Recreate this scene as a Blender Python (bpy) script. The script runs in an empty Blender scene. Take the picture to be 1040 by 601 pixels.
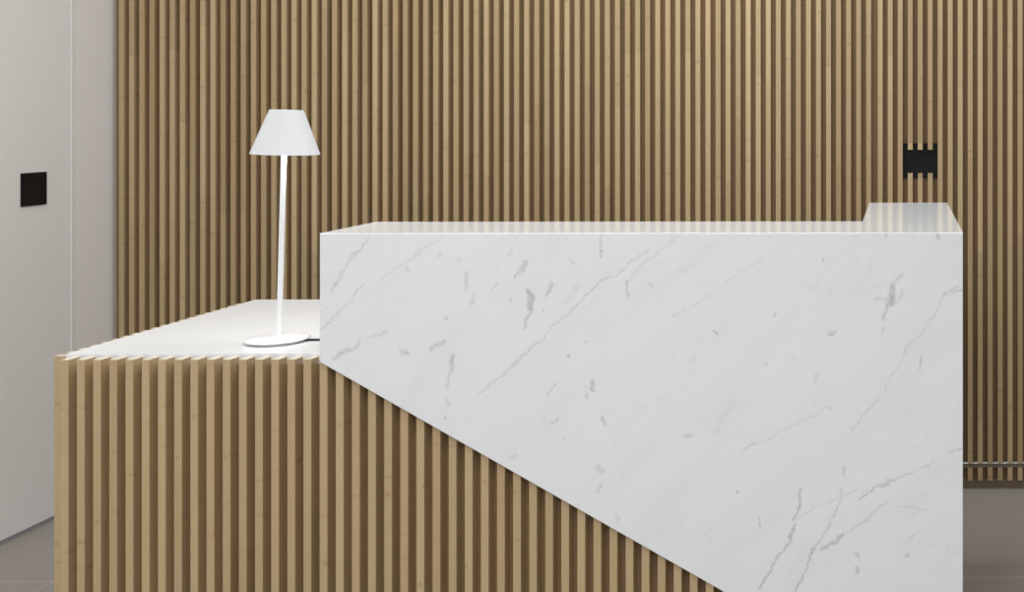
import bpy, bmesh, math, random
from mathutils import Vector, Matrix
random.seed(7)
S = bpy.context.scene
COL = S.collection

EYE = 1.388            # eye height; the camera stands at x = 0, y = 0 and looks along +y
PITCH = 0.037          # slat spacing
YW = 4.107             # front of the wall slats
YF = 2.577             # front of the desk slats
YM = 2.563             # front face of the marble
XL = -2.8959           # left wall

WORLD = 0.44
EXPOSURE = 0.0
WHITE = (0.975, 0.988, 1.0)
LIGHTS = [                                               # ceiling lights: place, turn, size, power
    ('ceiling_light', (-2.1, -1.6, 2.93), (0, 0, 0), 1.2, 1.2, 20, WHITE),
    ('ceiling_light', (-0.7, -1.6, 2.93), (0, 0, 0), 1.2, 1.2, 36, WHITE),
    ('ceiling_light', (0.7, -1.6, 2.93), (0, 0, 0), 1.2, 1.2, 53, WHITE),
    ('ceiling_light', (-0.7, 0.6, 2.93), (0, 0, 0), 1.2, 1.2, 34, WHITE),
    ('ceiling_light', (-2.1, 2.0, 2.93), (0, 0, 0), 1.2, 0.9, 10.5, WHITE),
    ('ceiling_light', (-2.1, 3.2, 2.93), (0, 0, 0), 1.2, 0.6, 5.2, WHITE),
    ('ceiling_light', (-0.7, 3.2, 2.93), (0, 0, 0), 1.2, 0.6, 22, WHITE),
    ('ceiling_light', (0.7, 3.2, 2.93), (0, 0, 0), 1.2, 0.6, 11, WHITE),
]
VEINS = [
    (-1.301, 0.985, -1.286, 1.022, 0.0036, 0.5), (-1.286, 1.022, -1.256, 1.063, 0.0036, 0.5), (-1.256, 1.063, -1.219, 1.105, 0.0036, 0.5),
    (-1.303, 0.982, -1.296, 1.002, 0.0054, 0.6), (-1.331, 0.898, -1.29, 0.932, 0.0027, 0.5), (-1.29, 0.932, -1.252, 0.973, 0.0027, 0.5),
    (-1.252, 0.973, -1.23, 0.999, 0.0027, 0.5), (-1.294, 0.831, -1.264, 0.852, 0.0059, 0.6), (-1.264, 0.852, -1.238, 0.868, 0.0059, 0.6),
    (-1.215, 0.876, -1.178, 0.894, 0.0041, 0.35), (-1.189, 1.018, -1.118, 1.059, 0.0032, 0.3), (-1.118, 1.059, -1.058, 1.104, 0.0032, 0.3),
    (-0.89, 1.014, -0.86, 1.048, 0.005, 0.75), (-0.852, 0.98, -0.849, 0.946, 0.0068, 0.95), (-0.85, 0.939, -0.864, 0.897, 0.0041, 0.6),
    (-0.805, 1.001, -0.815, 0.972, 0.005, 0.6), (-0.895, 0.959, -0.893, 0.956, 0.005, 0.8), (-0.823, 0.938, -0.822, 0.935, 0.0034, 0.9),
    (-0.577, 1.077, -0.653, 1.021, 0.003, 0.5), (-0.653, 1.021, -0.699, 0.999, 0.003, 0.5), (-0.699, 0.999, -0.729, 0.965, 0.003, 0.5),
    (-0.729, 0.965, -0.819, 0.878, 0.003, 0.5), (-0.819, 0.878, -0.893, 0.807, 0.003, 0.5), (-0.893, 0.807, -0.968, 0.751, 0.003, 0.5),
    (-0.687, 1.074, -0.687, 1.059, 0.0041, 0.9), (-0.684, 1.109, -0.687, 1.085, 0.0045, 0.45), (-0.631, 0.999, -0.629, 0.972, 0.005, 0.7),
    (-0.627, 0.998, -0.609, 1.029, 0.0027, 0.35), (-0.992, 1.022, -0.998, 0.994, 0.005, 0.55), (-0.981, 0.979, -0.987, 0.956, 0.0054, 0.5),
    (-0.929, 1.001, -0.935, 0.984, 0.0032, 0.45), (-1.142, 0.845, -1.134, 0.845, 0.0073, 0.7), (-1.077, 0.845, -1.047, 0.868, 0.0059, 0.65),
    (-1.028, 0.834, -1.03, 0.804, 0.0054, 0.85), (-1.032, 0.793, -1.042, 0.755, 0.0041, 0.4), (-1.045, 0.92, -1.042, 0.92, 0.0041, 0.6),
    (-0.768, 0.837, -0.765, 0.836, 0.0041, 0.8), (-0.722, 0.869, -0.721, 0.865, 0.0032, 0.5), (-0.705, 0.773, -0.708, 0.753, 0.0064, 0.75),
    (-0.791, 0.768, -0.815, 0.748, 0.003, 0.7), (-0.74, 1.002, -0.768, 0.954, 0.0082, 0.22), (-1.139, 1.032, -1.137, 1.027, 0.0041, 0.5),
    (-1.052, 1.066, -1.057, 1.059, 0.0041, 0.45), (-1.013, 1.054, -1.01, 1.049, 0.0036, 0.5), (-0.895, 1.074, -0.901, 1.063, 0.0032, 0.4),
    (-0.766, 1.055, -0.747, 1.044, 0.0041, 0.35), (0.004, 1.02, -0.018, 0.992, 0.0054, 0.55), (-0.018, 0.994, -0.024, 0.955, 0.0104, 0.95),
    (-0.028, 0.952, -0.039, 0.92, 0.005, 0.7), (-0.058, 0.962, -0.028, 0.967, 0.0041, 0.5), (0.006, 0.982, -0.009, 0.956, 0.0036, 0.4),
    (-0.428, 0.887, -0.422, 0.883, 0.005, 0.95), (-0.168, 0.882, -0.154, 0.891, 0.0068, 0.75), (-0.291, 0.929, -0.291, 0.923, 0.0036, 0.8),
    (-0.178, 1.056, -0.177, 1.054, 0.0034, 0.7), (-0.035, 1.11, -0.035, 1.105, 0.0036, 0.9), (0.084, 1.11, 0.087, 1.101, 0.005, 0.7),
    (0.046, 0.828, 0.043, 0.803, 0.0036, 0.8), (0.078, 0.933, 0.097, 0.971, 0.003, 0.5), (0.097, 0.971, 0.135, 0.994, 0.003, 0.5),
    (0.119, 0.978, 0.14, 0.981, 0.0036, 0.6), (0.078, 0.933, 0.048, 0.88, 0.003, 0.4), (0.048, 0.88, 0.01, 0.85, 0.003, 0.4),
    (0.01, 0.85, -0.005, 0.805, 0.003, 0.4), (-0.005, 0.805, -0.039, 0.752, 0.003, 0.4), (-0.322, 1.055, -0.397, 1.002, 0.0045, 0.2),
    (-0.397, 1.002, -0.524, 0.919, 0.0045, 0.2), (-0.622, 1.01, -0.6, 1.036, 0.0036, 0.22), (-0.6, 1.036, -0.509, 1.107, 0.0036, 0.22),
    (-0.576, 1.001, -0.57, 0.995, 0.005, 0.45), (-0.473, 0.835, -0.481, 0.823, 0.0045, 0.4), (-0.043, 0.896, -0.044, 0.881, 0.0036, 0.6),
    (-0.31, 0.812, -0.309, 0.81, 0.0041, 0.5), (-0.192, 0.787, -0.194, 0.772, 0.0045, 0.4), (-0.23, 0.526, -0.233, 0.496, 0.0034, 0.85),
    (-0.233, 0.496, -0.25, 0.451, 0.0034, 0.85), (-0.242, 0.441, -0.258, 0.405, 0.005, 0.85), (-0.258, 0.405, -0.291, 0.357, 0.0039, 0.85),
    (-0.291, 0.357, -0.312, 0.323, 0.0045, 0.8), (-0.312, 0.323, -0.323, 0.293, 0.0045, 0.8), (-0.126, 0.574, -0.129, 0.55, 0.005, 0.5),
    (-0.141, 0.527, -0.148, 0.48, 0.0034, 0.6), (-0.148, 0.48, -0.156, 0.454, 0.0034, 0.6), (-0.156, 0.454, -0.201, 0.39, 0.0034, 0.6),
    (-0.201, 0.39, -0.22, 0.337, 0.0039, 0.85), (-0.22, 0.337, -0.242, 0.294, 0.0039, 0.85), (-0.096, 0.503, -0.058, 0.525, 0.0039, 0.7),
    (-0.058, 0.525, -0.016, 0.544, 0.0039, 0.7), (-0.016, 0.544, 0.078, 0.584, 0.003, 0.45), (-0.246, 0.451, -0.141, 0.51, 0.003, 0.3),
    (-0.141, 0.51, -0.096, 0.529, 0.003, 0.3), (-0.182, 0.386, -0.137, 0.418, 0.0054, 0.85), (-0.137, 0.418, -0.08, 0.454, 0.0032, 0.45),
    (-0.08, 0.454, -0.031, 0.499, 0.0032, 0.45), (-0.103, 0.375, -0.096, 0.368, 0.0059, 0.6), (-0.098, 0.348, -0.097, 0.331, 0.0064, 0.75),
    (0.014, 0.372, 0.015, 0.368, 0.0045, 0.7), (-0.323, 0.462, -0.318, 0.439, 0.0032, 0.7), (-0.375, 0.517, -0.373, 0.516, 0.0036, 0.9),
    (-0.491, 0.651, -0.482, 0.651, 0.0077, 0.6), (-0.425, 0.664, -0.408, 0.7, 0.0091, 0.2), (-0.408, 0.7, -0.388, 0.724, 0.0091, 0.2),
    (-0.363, 0.613, -0.314, 0.635, 0.0032, 0.45), (-0.314, 0.635, -0.171, 0.714, 0.0032, 0.25), (-0.111, 0.665, -0.054, 0.729, 0.0036, 0.4),
    (0.11, 0.609, 0.14, 0.619, 0.0032, 0.65), (0.04, 0.623, 0.041, 0.621, 0.0034, 0.7), (-0.166, 0.713, -0.163, 0.708, 0.0054, 0.5),
    (-0.005, 0.484, 0.059, 0.478, 0.0032, 0.3), (0.018, 0.412, 0.024, 0.418, 0.0045, 0.5), (-1.049, 0.696, -1.045, 0.692, 0.005, 0.6),
    (-1.043, 0.733, -1.037, 0.721, 0.005, 0.5), (-0.687, 0.693, -0.682, 0.673, 0.005, 0.75), (-0.694, 0.579, -0.687, 0.571, 0.0073, 0.5),
    (-0.896, 0.603, -0.884, 0.608, 0.0068, 0.35), (-0.721, 0.743, -0.72, 0.738, 0.0045, 0.7), (-0.69, 0.535, -0.697, 0.52, 0.005, 0.5),
    (-0.653, 0.467, -0.652, 0.458, 0.005, 0.6), (-0.79, 0.692, -0.799, 0.677, 0.0027, 0.55), (-0.776, 0.648, -0.775, 0.646, 0.0036, 0.5),
]
# ------------------------------------------------------------------ helpers
class MB:
    """collects shapes in world metres; build() links them as one mesh object"""
    def __init__(s): s.bm = bmesh.new()
    def verts(s, pts): return [s.bm.verts.new(p) for p in pts]
    def box(s, x0, x1, y0, y1, z0, z1, bev=0.0):
        v = s.verts([(x0,y0,z0),(x1,y0,z0),(x1,y1,z0),(x0,y1,z0),(x0,y0,z1),(x1,y0,z1),(x1,y1,z1),(x0,y1,z1)])
        f = [s.bm.faces.new([v[i] for i in q]) for q in ((0,3,2,1),(4,5,6,7),(0,1,5,4),(1,2,6,5),(2,3,7,6),(3,0,4,7))]
        if bev: bmesh.ops.bevel(s.bm, geom=list({e for g in f for e in g.edges}), offset=bev, segments=2, profile=0.5, affect='EDGES')
        return s
    def prism_y(s, prof, y0, y1, bev_front=0.0):
        """prof: (x, z) counter-clockwise seen from the front (-y)"""
        a = s.verts([(x,y0,z) for x,z in prof]); b = s.verts([(x,y1,z) for x,z in prof])
        n = len(prof)
        ff = s.bm.faces.new(a); s.bm.faces.new(b[::-1])
        for i in range(n):
            j = (i+1) % n
            s.bm.faces.new([a[j],a[i],b[i],b[j]])
        if bev_front: bmesh.ops.bevel(s.bm, geom=list(ff.edges), offset=bev_front, segments=3, profile=0.5, affect='EDGES')
        return s
    def prism_z(s, prof, z0, z1):
        a = s.verts([(x,y,z0) for x,y in prof]); b = s.verts([(x,y,z1) for x,y in prof])
        n = len(prof)
        s.bm.faces.new(a[::-1]); s.bm.faces.new(b)
        for i in range(n):
            j = (i+1) % n
            s.bm.faces.new([a[i],a[j],b[j],b[i]])
        return s
    def lathe(s, prof, c, seg=96, closed=False, M=None):
        """prof: (r, z); spun about the vertical through c; M optional local matrix"""
        rings = []
        for r, z in prof:
            if r < 1e-6: pts = [(0,0,z)]
            else: pts = [(r*math.cos(2*math.pi*k/seg), r*math.sin(2*math.pi*k/seg), z) for k in range(seg)]
            ring = []
            for p in pts:
                p = Vector(p)
                if M: p = M @ p
                ring.append(s.bm.verts.new(p + Vector(c)))
            rings.append(ring)
        pairs = list(zip(rings, rings[1:]))
        if closed: pairs.append((rings[-1], rings[0]))
        for a, b in pairs:
            for k in range(seg):
                l = (k+1) % seg
                q = []
                for v in ((a[k], a[l]) if len(a) > 1 else (a[0],)): q.append(v)
                for v in ((b[l], b[k]) if len(b) > 1 else (b[0],)): q.append(v)
                if len(q) > 2: s.bm.faces.new(q)
        return s
    def tube(s, pts, r, seg=12):
        rings = []
        pts = [Vector(p) for p in pts]
        for i, p in enumerate(pts):
            d = (pts[min(i+1,len(pts)-1)] - pts[max(i-1,0)]).normalized()
            u = d.cross(Vector((0,0,1)))
            if u.length < 1e-4: u = Vector((1,0,0))
            u.normalize(); w = u.cross(d)
            rings.append([s.bm.verts.new(p + r*(math.cos(2*math.pi*k/seg)*u + math.sin(2*math.pi*k/seg)*w)) for k in range(seg)])
        for a, b in zip(rings, rings[1:]):
            for k in range(seg):
                l = (k+1) % seg
                s.bm.faces.new([a[k],a[l],b[l],b[k]])
        s.bm.faces.new(rings[0][::-1]); s.bm.faces.new(rings[-1])
        return s
    def build(s, name, m, parent=None, smooth=False):
        bmesh.ops.recalc_face_normals(s.bm, faces=s.bm.faces)
        off = Vector(parent.location) if parent else Vector((0,0,0))
        if parent and parent.parent: off = off + Vector(parent.parent.location)
        if not parent:                                  # own origin at the middle of the footprint
            lo = Vector((min(v.co.x for v in s.bm.verts), min(v.co.y for v in s.bm.verts), min(v.co.z for v in s.bm.verts)))
            hi = Vector((max(v.co.x for v in s.bm.verts), max(v.co.y for v in s.bm.verts), 0))
            off = Vector(((lo.x+hi.x)/2, (lo.y+hi.y)/2, lo.z))
        for v in s.bm.verts: v.co -= off
        me = bpy.data.meshes.new(name); s.bm.to_mesh(me); s.bm.free()
        if smooth:
            for p in me.polygons: p.use_smooth = True
            me.set_sharp_from_angle(angle=math.radians(40))
        o = bpy.data.objects.new(name, me); COL.objects.link(o)
        me.materials.append(m)
        if parent: o.parent = parent
        else: o.location = off
        return o

def thing(name, label, cat, loc):
    o = bpy.data.objects.new(name, None); COL.objects.link(o)
    o.empty_display_size = 0.1
    o.location = loc; o['label'] = label; o['category'] = cat
    return o
def struct(o, label, cat):
    o['kind'] = 'structure'; o['label'] = label; o['category'] = cat
    return o

# ------------------------------------------------------------------ materials
class G:
    """tiny node-graph writer"""
    def __init__(s, name):
        s.m = bpy.data.materials.new(name); s.m.use_nodes = True
        s.t = s.m.node_tree; s.t.nodes.clear()
        s.out = s.n('ShaderNodeOutputMaterial'); s.p = s.n('ShaderNodeBsdfPrincipled')
        s.t.links.new(s.p.outputs[0], s.out.inputs[0])
    def n(s, typ, **k):
        n = s.t.nodes.new(typ)
        for a, b in k.items(): setattr(n, a, b)
        return n
    def put(s, sock, v):
        if isinstance(v, bpy.types.NodeSocket): s.t.links.new(v, sock)
        elif v is not None: sock.default_value = v
    def math(s, op, a, b=None, c=None, clamp=False):
        n = s.n('ShaderNodeMath', operation=op, use_clamp=clamp)
        s.put(n.inputs[0], a); s.put(n.inputs[1], b); s.put(n.inputs[2], c)
        return n.outputs[0]
    def vec(s, op, a, b=None, scale=None):
        n = s.n('ShaderNodeVectorMath', operation=op)
        s.put(n.inputs[0], a); s.put(n.inputs[1], b)
        if scale is not None: s.put(n.inputs['Scale'], scale)
        return n.outputs['Value'] if op in ('DOT_PRODUCT','LENGTH','DISTANCE') else n.outputs[0]
    def sep(s, v):
        n = s.n('ShaderNodeSeparateXYZ'); s.put(n.inputs[0], v); return n.outputs
    def comb(s, x, y, z):
        n = s.n('ShaderNodeCombineXYZ'); s.put(n.inputs[0], x); s.put(n.inputs[1], y); s.put(n.inputs[2], z); return n.outputs[0]
    def noise(s, v, scale, detail=3.0, rough=0.5, color=False, dist=0.0):
        n = s.n('ShaderNodeTexNoise'); s.put(n.inputs['Vector'], v)
        n.inputs['Scale'].default_value = scale; n.inputs['Detail'].default_value = detail
        n.inputs['Roughness'].default_value = rough; n.inputs['Distortion'].default_value = dist
        return n.outputs['Color' if color else 'Fac']
    def ramp(s, x, a, b, lo=0.0, hi=1.0, smooth=True):
        n = s.n('ShaderNodeMapRange', interpolation_type='SMOOTHSTEP' if smooth else 'LINEAR')
        s.put(n.inputs[0], x); s.put(n.inputs[1], a); s.put(n.inputs[2], b); s.put(n.inputs[3], lo); s.put(n.inputs[4], hi)
        return n.outputs[0]
    def mix(s, f, a, b, mode='MIX'):
        n = s.n('ShaderNodeMix', data_type='RGBA', blend_type=mode)
        s.put(n.inputs[0], f)
        s.put(n.inputs[6], a if isinstance(a, bpy.types.NodeSocket) else (*a, 1)); s.put(n.inputs[7], b if isinstance(b, bpy.types.NodeSocket) else (*b, 1))
        return n.outputs[2]
    def pos(s):
        """world-metre coordinates that stay with the object"""
        return s.n('ShaderNodeNewGeometry').outputs['Position']
    def finish(s, col, rough, spec=0.5, bump=None, bstr=0.2, bdist=0.001):
        s.put(s.p.inputs['Base Color'], col if isinstance(col, bpy.types.NodeSocket) else (*col, 1))
        s.put(s.p.inputs['Roughness'], rough); s.put(s.p.inputs['Specular IOR Level'], spec)
        if bump is not None:
            b = s.n('ShaderNodeBump'); b.inputs['Strength'].default_value = bstr; b.inputs['Distance'].default_value = bdist
            s.put(b.inputs['Height'], bump); s.put(s.p.inputs['Normal'], b.outputs[0])
        return s.m

def obj_coord(g): return g.n('ShaderNodeTexCoord').outputs['Object']

def bamboo(name, c_light, c_dark, rough=0.42, coat=0.0, top_tone=None):
    """laminated bamboo: every slat its own tone, faint upright fibres, brown nodes"""
    g = G(name)
    p = obj_coord(g); R = g.n('ShaderNodeNewGeometry').outputs['Random Per Island']
    x, y, z = g.sep(p)
    across = g.math('ADD', x, g.math('MULTIPLY', y, 0.73))
    zz = g.math('ADD', z, g.math('MULTIPLY', R, 37.0))
    fib = g.noise(g.comb(g.math('MULTIPLY', across, 260.0), g.math('MULTIPLY', R, 19.0), g.math('MULTIPLY', zz, 2.2)), 1.0, 3.0, 0.6)
    # finger-jointed lengths: the tone jumps once in a while along a slat
    wn = g.n('ShaderNodeTexWhiteNoise', noise_dimensions='2D')
    length = g.math('FLOOR', g.math('DIVIDE', zz, 0.62))
    g.put(wn.inputs['Vector'], g.comb(length, g.math('MULTIPLY', R, 91.0), 0.0))
    tone = g.math('ADD', g.math('MULTIPLY', R, 0.62), g.math('MULTIPLY', wn.outputs['Value'], 0.38))
    wn2 = g.n('ShaderNodeTexWhiteNoise', noise_dimensions='1D'); g.put(wn2.inputs['W'], g.math('MULTIPLY', R, 173.0))
    hue = wn2.outputs['Value']
    f = g.math('ADD', g.math('MULTIPLY', tone, 0.75), g.math('MULTIPLY', g.math('SUBTRACT', fib, 0.5), 0.55), clamp=True)
    col = g.mix(f, c_dark, c_light)
    col = g.mix(g.math('MULTIPLY', hue, 0.30), col, (c_dark[0]*1.12, c_dark[1]*0.98, c_dark[2]*0.98))
    # nodes of the bamboo: short brown bands, broken up across the face
    spot = None
    for per, k, w in ((0.37, 11.3, 0.005), (0.53, 5.7, 0.009)):
        ph = g.math('FRACT', g.math('ADD', g.math('DIVIDE', zz, per), g.math('MULTIPLY', R, k)))
        d = g.math('MULTIPLY', g.math('ABSOLUTE', g.math('SUBTRACT', ph, 0.5)), per)
        band = g.ramp(d, w*0.25, w, 1.0, 0.0)
        brk = g.noise(g.comb(g.math('MULTIPLY', across, 120.0), g.math('MULTIPLY', R, 7.0), g.math('MULTIPLY', zz, 30.0)), 1.0, 2.0)
        b = g.math('MULTIPLY', band, g.ramp(brk, 0.42, 0.66))
        spot = b if spot is None else g.math('MAXIMUM', spot, b)
    col = g.mix(g.math('MULTIPLY', spot, 0.34), col, (c_dark[0]*0.62, c_dark[1]*0.50, c_dark[2]*0.42))
    if top_tone:                                        # upward faces of the slats take a paler colour
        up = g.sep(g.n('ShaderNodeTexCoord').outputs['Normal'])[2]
        col = g.mix(g.ramp(up, 0.80, 0.95), col, top_tone)
    g.p.inputs['Coat Weight'].default_value = coat; g.p.inputs['Coat Roughness'].default_value = 0.22
    return g.finish(col, g.ramp(fib, 0.2, 0.8, rough-0.05, rough+0.08), 0.4, fib, 0.08, 0.0005)

def plain(name, c, rough, spec=0.5, var=0.02, scale=3.0, metal=0.0):
    g = G(name)
    n = g.noise(obj_coord(g), scale, 4.0, 0.55)
    col = g.mix(n, tuple(v*(1-var) for v in c), tuple(min(1, v*(1+var)) for v in c))
    g.p.inputs['Metallic'].default_value = metal
    return g.finish(col, g.ramp(n, 0.3, 0.7, rough*0.94, rough*1.06), spec)

def marble(name):
    g = G(name)
    P = g.pos()
    wob = g.vec('SUBTRACT', g.noise(P, 26.0, 3.0, 0.6, color=True), (0.5,0.5,0.5))
    wob2 = g.vec('SUBTRACT', g.noise(P, 95.0, 2.0, 0.6, color=True), (0.5,0.5,0.5))
    Q = g.vec('ADD', g.vec('ADD', P, g.vec('SCALE', wob, scale=0.030)), g.vec('SCALE', wob2, scale=0.009))
    Q = g.vec('MULTIPLY', Q, (1,0,1))
    grain = g.noise(P, 60.0, 3.0, 0.65)
    m = None
    for i, (ax, az, bx, bz, w, s) in enumerate(VEINS):
        if i and i % 5 == 0:                             # chains the evaluation, which keeps the shader stack short
            n = g.n('ShaderNodeVectorMath', operation='MULTIPLY_ADD')
            g.put(n.inputs[0], m); n.inputs[1].default_value = (1e-9, 1e-9, 1e-9); g.put(n.inputs[2], Q)
            Q = n.outputs[0]
        ba = (bx-ax, 0, bz-az); L2 = ba[0]**2 + ba[2]**2
        pa = g.vec('SUBTRACT', Q, (ax,0,az))
        h = g.math('MULTIPLY', g.vec('DOT_PRODUCT', pa, ba), 1/L2, clamp=True)
        d = g.vec('DISTANCE', pa, g.vec('SCALE', ba, scale=h))
        v = g.ramp(d, w*0.2, w*1.3, s, 0.0)
        m = v if m is None else g.math('MAXIMUM', m, v)
    m = g.math('MULTIPLY', m, g.ramp(grain, 0.25, 0.6, 0.35, 1.0))
    m = g.math('MULTIPLY', m, g.ramp(g.sep(P)[1], YM+0.003, YM+0.02, 1.0, 0.0))   # these veins die out into the stone
    # cloudy bedding that runs up to the right, and a few hair veins in the same direction
    x, y, z = g.sep(P)
    along = g.math('ADD', g.math('MULTIPLY', x, 0.72), g.math('MULTIPLY', z, 0.69))
    acr = g.math('ADD', g.math('SUBTRACT', g.math('MULTIPLY', z, 0.72), g.math('MULTIPLY', x, 0.69)), g.math('MULTIPLY', y, 0.9))
    bed = g.noise(g.comb(g.math('MULTIPLY', along, 3.2), g.math('MULTIPLY', acr, 11.0), g.math('MULTIPLY', y, 2.0)), 1.0, 5.0, 0.62, dist=0.6)
    cloud = g.ramp(bed, 0.42, 0.78)
    fine = g.noise(g.comb(g.math('MULTIPLY', along, 7.0), g.math('MULTIPLY', acr, 30.0), g.math('MULTIPLY', y, 3.0)), 1.0, 4.0, 0.6, dist=1.2)
    hair = g.ramp(g.math('ABSOLUTE', g.math('SUBTRACT', fine, 0.5)), 0.0, 0.022, 1.0, 0.0)
    hair = g.math('MULTIPLY', hair, g.ramp(g.noise(P, 5.0, 2.0), 0.48, 0.66))
    streak = g.ramp(g.noise(g.comb(g.math('MULTIPLY', along, 22.0), g.math('MULTIPLY', acr, 75.0), g.math('MULTIPLY', y, 9.0)), 1.0, 3.0, 0.6), 0.64, 0.80)
    col = g.mix(g.math('MULTIPLY', cloud, 0.30), MARBLE_BASE, MARBLE_CLOUD)
    col = g.mix(g.math('MULTIPLY', hair, 0.10), col, MARBLE_VEIN)
    col = g.mix(g.math('MULTIPLY', streak, 0.18), col, MARBLE_VEIN)
    col = g.mix(g.math('MULTIPLY', m, 0.58), col, MARBLE_VEIN)
    return g.finish(col, 0.10, 0.24)
MARBLE_BASE = (0.818, 0.838, 0.848)
MARBLE_CLOUD = (0.70, 0.72, 0.74)
MARBLE_VEIN = (0.305, 0.315, 0.335)

M_wall_wood = bamboo('bamboo_wall_slats', (0.625, 0.482, 0.282), (0.365, 0.262, 0.138))
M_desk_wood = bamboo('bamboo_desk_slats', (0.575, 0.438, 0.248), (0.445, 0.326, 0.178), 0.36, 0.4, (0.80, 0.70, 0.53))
M_back_wood = plain('dark_wood_backing', (0.275, 0.180, 0.092), 0.6, 0.3, 0.15, 12.0)
M_plinth = plain('plinth_brown', (0.25, 0.185, 0.130), 0.55, 0.3, 0.08, 9.0)
M_marble = marble('white_marble')
M_laminate = plain('white_laminate', (0.825, 0.837, 0.845), 0.32, 0.4, 0.006)
M_paint = plain('grey_white_wall_paint', (0.84, 0.825, 0.82), 0.55, 0.3, 0.012, 1.2)
M_bead = plain('pale_bead', (0.78, 0.79, 0.78), 0.4, 0.5)
M_alu = plain('grey_aluminium', (0.30, 0.325, 0.355), 0.5, 0.4)
M_bar = plain('skirting_bar_grey', (0.20, 0.165, 0.14), 0.5, 0.4)
M_strip = plain('white_strip', (0.97, 0.97, 0.97), 0.25, 0.8)
M_black = plain('matt_black_plate', (0.009, 0.009, 0.010), 0.5, 0.2, 0.1)
M_shade = plain('white_lamp_shade', (0.74, 0.755, 0.775), 0.7, 0.2, 0.006)
M_lampmetal = plain('white_lamp_enamel', (0.92, 0.92, 0.93), 0.3, 0.5, 0.004)
M_cable = plain('black_cable', (0.012, 0.012, 0.012), 0.5, 0.4)
M_ceiling = plain('white_ceiling_paint', (0.80, 0.80, 0.79), 0.8, 0.2)

def floor_mat():
    g = G('grey_brown_floor_tile')
    P = g.pos()
    b = g.n('ShaderNodeTexBrick', offset=0.5, offset_frequency=2)
    g.put(b.inputs['Vector'], g.vec('ADD', P, (3.0355, -4.0290 + 6.94, 0)))
    b.inputs['Scale'].default_value = 1.0; b.inputs['Mortar Size'].default_value = 0.0022
    b.inputs['Mortar Smooth'].default_value = 0.2
    b.inputs['Brick Width'].default_value = 1.035; b.inputs['Row Height'].default_value = 0.694
    n = g.noise(g.vec('MULTIPLY', P, (1.0, 3.0, 1.0)), 6.0, 5.0, 0.6)
    tile = g.mix(n, (0.312, 0.287, 0.262), (0.348, 0.322, 0.296))
    col = g.mix(b.outputs['Fac'], tile, (0.50, 0.46, 0.42))
    return g.finish(col, g.ramp(n, 0.3, 0.7, 0.40, 0.5), 0.4)
M_floor = floor_mat()

# ------------------------------------------------------------------ the setting
struct(MB().box(XL-0.10, 4.2, -4.2, 4.30, -0.08, 0.0).build('floor', M_floor), 'grey brown floor of large tiles with pale joints', 'floor')
struct(MB().box(XL-0.10, 4.2, -4.2, 4.30, 2.95, 3.05).build('ceiling', M_ceiling), 'white ceiling above the reception', 'ceiling')

wl = MB()
wl.box(XL-0.10, XL, -4.2, 3.912, 0.016, 2.95)          # near panel
wl.box(XL-0.10, XL, 3.922, 4.139, 0.016, 2.95)         # strip beside the slats
wl.box(XL-0.10, XL-0.004, 3.912, 3.922, 0.016, 2.95)   # bottom of the joint
wall_left = struct(wl.build('wall_left', M_paint), 'smooth grey white wall left of the slatted wall', 'wall')
struct(MB().box(XL-0.004, XL+0.0035, 3.9125, 3.9215, 0.016, 2.95, 0.001).build('trim_1', M_bead), 'thin pale upright bead in the joint of the grey white wall', 'trim')
struct(MB().box(XL-0.10, XL-0.003, -4.2, 4.139, 0.0, 0.016).build('baseboard_left', M_alu), 'narrow dark grey recessed skirting under the grey white wall', 'baseboard')

wall_back = struct(MB().box(XL-0.10, 4.2, 4.139, 4.30, 0.0, 2.95).build('wall_back', M_back_wood), 'wall clad in upright bamboo slats behind the desk', 'wall')
def wall_x(k): return -2.8660 + 0.036999*k if k < 75 else -2.8543 + 0.03692*k
WS = 0.0181
Z_SLAT = 0.0990
def slat(mb, x, z0, z1, y0=YW, y1=4.1388, w=WS):
    c = 0.0007                                           # eased front arrises
    mb.prism_z([(x, y1), (x, y0+c), (x+c, y0), (x+w-c, y0), (x+w, y0+c), (x+w, y1)], z0, z1)
NOTCH = (78, 79, 80)
for name, ks in (('slat_panel', range(0, 75)), ('slat_panel', range(75, 125))):
    mb = MB()
    for k in ks:
        x = wall_x(k)
        if k in NOTCH:
            slat(mb, x, 1.2808, 2.95)
            slat(mb, x, 1.2570, 1.2808, YW, 4.1300)
            slat(mb, x, Z_SLAT, 1.1517)
            slat(mb, x, 1.1517, 1.1700, YW, 4.1300)
        else:
            slat(mb, x, Z_SLAT, 2.95)
    mb.build(name, M_wall_wood, wall_back)
mb = MB()
for k in range(125): slat(mb, wall_x(k), 0.0350, 0.0822)
mb.build('skirting_slats', M_wall_wood, wall_back)
MB().box(XL, 1.85, 4.1120, 4.1388, 0.0824, 0.0976).build('skirting_bar', M_bar, wall_back)
MB().box(XL, 1.85, 4.1085, 4.1270, 0.0978, 0.0988).build('skirting_lip', M_strip, wall_back)
MB().box(XL, 1.85, 4.1340, 4.1388, 0.0, 0.0348).build('plinth', M_plinth, wall_back)

# black plates
pl = MB().box(0.0075, 0.1359, 4.1310, 4.1389, 1.1519, 1.2806, 0.0006).build('wall_plate', M_black)
pl['label'] = 'black plate recessed between the bamboo slats, slat ends overlapping its edges'; pl['category'] = 'wall plate'
sw = thing('touch_switch', 'plain black square switch plate on the smooth grey white wall', 'switch', (XL, 3.7428, 1.0840))
mb = MB().box(XL, XL+0.006, 3.6891, 3.7965, 1.0840, 1.1935, 0.0012); mb.build('plate', M_black, sw)
mb = MB().box(XL+0.006, XL+0.0072, 3.6935, 3.7921, 1.0884, 1.1891, 0.0004); mb.build('touch_panel', M_black, sw)

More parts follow.
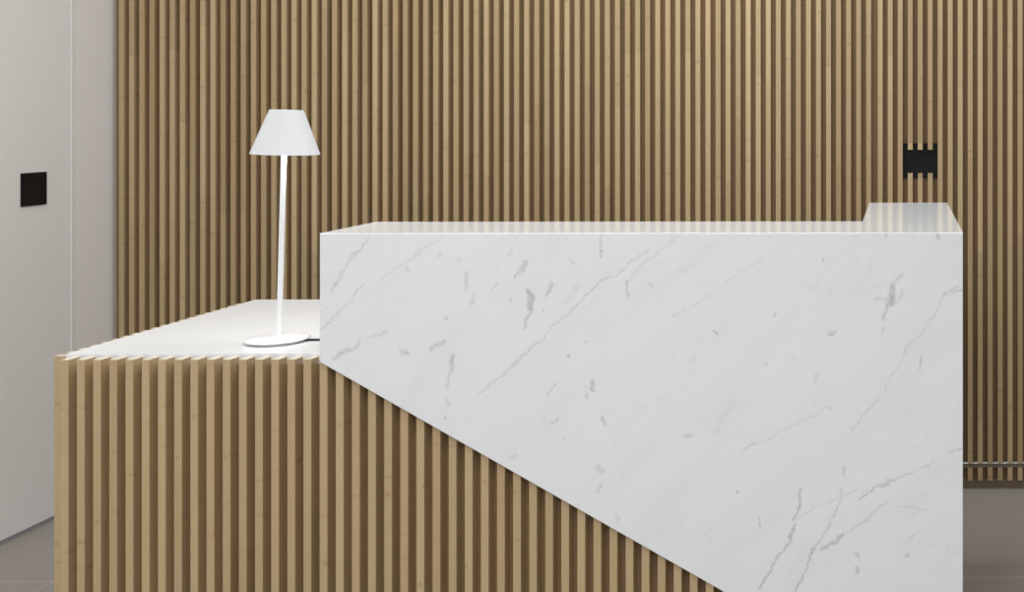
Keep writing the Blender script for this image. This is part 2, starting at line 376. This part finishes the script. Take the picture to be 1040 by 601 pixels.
# ------------------------------------------------------------------ wooden desk
Z_TOP = EYE - 0.5647                                    # top of the slats
Z_SLAB = Z_TOP + 0.0070                                 # top of the white desktop
BODY_X, BODY_Y, BACK_Y = -1.9440, 2.6108, 3.371
desk = thing('reception_desk', 'slatted bamboo reception desk with a white top, under the marble counter', 'desk', (-0.92, 2.99, 0.0))
mb = MB()
mb.box(BODY_X, 0.1110, BODY_Y, BODY_Y+0.018, 0.0, Z_SLAB-0.0250)
mb.box(BODY_X, BODY_X+0.018, BODY_Y+0.018, BACK_Y, 0.0, Z_SLAB-0.0250)
mb.box(0.0930, 0.1110, BODY_Y+0.018, BACK_Y, 0.0, Z_SLAB-0.0250)
mb.build('carcass', M_back_wood, desk)
MB().box(BODY_X, 0.1110, BODY_Y, BACK_Y, Z_SLAB-0.0248, Z_SLAB, 0.0008).build('desktop', M_laminate, desk)
# the oblique lower edge of the marble
DX0, DZ0, DX1, DZ1 = -1.3321, EYE-0.5677, -0.4121, EYE-1.0959
SL = (DZ1-DZ0)/(DX1-DX0)
def diag(x): return DZ0 + SL*(x-DX0)
def diag_top(x): return Z_TOP if x < DX0 else min(Z_TOP, diag(x) - 0.0035)
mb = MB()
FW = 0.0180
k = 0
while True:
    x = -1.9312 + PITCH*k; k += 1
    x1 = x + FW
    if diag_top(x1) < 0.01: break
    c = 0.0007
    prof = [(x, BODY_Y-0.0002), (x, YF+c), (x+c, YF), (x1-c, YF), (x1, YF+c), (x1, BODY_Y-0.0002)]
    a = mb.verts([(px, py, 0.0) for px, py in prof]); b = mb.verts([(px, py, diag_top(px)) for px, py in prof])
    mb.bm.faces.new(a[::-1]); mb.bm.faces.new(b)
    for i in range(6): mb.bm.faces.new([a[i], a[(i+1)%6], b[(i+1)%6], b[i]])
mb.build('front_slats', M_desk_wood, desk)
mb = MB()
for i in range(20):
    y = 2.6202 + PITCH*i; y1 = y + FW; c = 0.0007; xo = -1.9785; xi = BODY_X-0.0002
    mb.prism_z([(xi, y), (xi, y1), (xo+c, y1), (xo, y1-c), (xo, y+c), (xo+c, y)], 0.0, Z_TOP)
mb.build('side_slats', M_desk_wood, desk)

# ------------------------------------------------------------------ marble counter
ZC = EYE - 0.2727
MX0, MX1 = -1.3318, 0.1430
TH = 0.030
MB_Y, RX, RY = 2.838, -0.0976, 3.434
mc = thing('marble_counter', 'white veined marble counter with an oblique lower edge wrapped around the bamboo desk', 'counter', ((MX0+MX1)/2, 2.99, 0.0))
xd = DX0 - DZ0/SL                                       # the oblique edge meets the floor here
MB().prism_y([(MX0, DZ0), (xd, 0.0), (MX1, 0.0), (MX1, ZC), (MX0, ZC)], YM, YM+TH-0.0002, 0.0022).build('front_panel', M_marble, mc)
top = MB().prism_z([(MX0, YM+TH), (MX1, YM+TH), (MX1, RY), (RX, RY), (RX, MB_Y), (MX0, MB_Y)], ZC-TH, ZC)
top.build('counter_top', M_marble, mc)
MB().box(MX1-TH, MX1, YM+TH, RY, 0.0, ZC-TH-0.0002).build('side_panel', M_marble, mc)
MB().box(MX0, MX0+TH, YM+TH, MB_Y, Z_SLAB+0.0004, ZC-TH-0.0002).build('end_panel', M_marble, mc)
mb = MB().box(MX0+TH, RX, MB_Y-TH, MB_Y, Z_SLAB+0.0004, ZC-TH-0.0002)
mb.box(RX, RX+TH, MB_Y-TH, RY, Z_SLAB+0.0004, ZC-TH-0.0002)
mb.build('back_panel', M_marble, mc)

# ------------------------------------------------------------------ table lamp
LX, LY = -1.5290, 2.7450
lamp = thing('table_lamp', 'white table lamp with a cone shade and slim leaning stem on the white desktop', 'lamp', (LX, LY, Z_SLAB))
zb = Z_SLAB
prof = [(0,0.0040),(0.0520,0.0040),(0.0530,0.0002),(0.0575,0.0002),(0.0600,0.0036),(0.0700,0.0056),(0.0722,0.0078),(0.0718,0.0098),(0.0695,0.0118),(0.0620,0.0140),(0.0460,0.0158),(0.0210,0.0167),(0,0.0169)]
MB().lathe(prof, (LX, LY, zb), 128).build('base', M_lampmetal, lamp, True)
foot = Vector((LX+0.0040, LY, zb+0.0140)); neck = Vector((-1.5120, LY, EYE-0.050))
MB().tube([foot, foot.lerp(neck, 0.5), neck], 0.0064, 32).build('stem', M_lampmetal, lamp, True)
tilt = Matrix.Rotation(math.radians(1.9), 3, 'Y')
prof = [(0.0762,-0.1070),(0.0378,0.0),(0.0375,0.0012),(0.0,0.0012),(0.0,-0.0008),(0.0364,-0.0008),(0.0748,-0.1070)]
MB().lathe(prof, (-1.5065, LY, EYE+0.0094), 128, True, tilt).build('lamp_shade', M_shade, lamp, True)
cab = []
c0 = Vector((LX+0.0650, LY+0.004, zb+0.0030))
for i in range(13):
    t = i/12
    cab.append((c0.x + 0.1335*t, c0.y + 0.004*math.sin(t*5), c0.z + 0.0004))
MB().tube(cab, 0.0026, 12).build('cable', M_cable, lamp, True)

# ------------------------------------------------------------------ light
W = bpy.data.worlds.new('daylight'); S.world = W; W.use_nodes = True
W.node_tree.nodes['Background'].inputs[0].default_value = (0.97, 0.985, 1.0, 1)
W.node_tree.nodes['Background'].inputs[1].default_value = WORLD
def area(name, loc, rot, sx, sy, power, col=(1,1,1)):
    l = bpy.data.lights.new(name, 'AREA'); l.shape = 'RECTANGLE'; l.size = sx; l.size_y = sy; l.energy = power; l.color = col
    o = bpy.data.objects.new(name, l); COL.objects.link(o); o.location = loc; o.rotation_euler = rot
    return o
for a in LIGHTS: area(*a)
bl = bpy.data.lights.new('lamp_bulb_light', 'POINT'); bl.energy = 0.65; bl.shadow_soft_size = 0.018; bl.color = (1, 0.99, 0.98)
bo = bpy.data.objects.new('lamp_bulb_light', bl); COL.objects.link(bo); bo.location = (-1.4860, LY, EYE-0.062)

# ------------------------------------------------------------------ camera
cam = bpy.data.cameras.new('camera'); co = bpy.data.objects.new('camera', cam); COL.objects.link(co)
co.location = (0, 0, EYE); co.rotation_euler = (math.radians(90), 0, -math.radians(0.60158))
cam.sensor_fit = 'HORIZONTAL'; cam.sensor_width = 36.0; cam.lens = 1130/1040*36
cam.shift_x = -0.391216; cam.shift_y = -0.177404; cam.clip_start = 0.05
S.camera = co
S.view_settings.view_transform = 'Standard'; S.view_settings.look = 'None'
S.view_settings.gamma = 1; S.view_settings.use_curve_mapping = False
S.view_settings.exposure = EXPOSURE
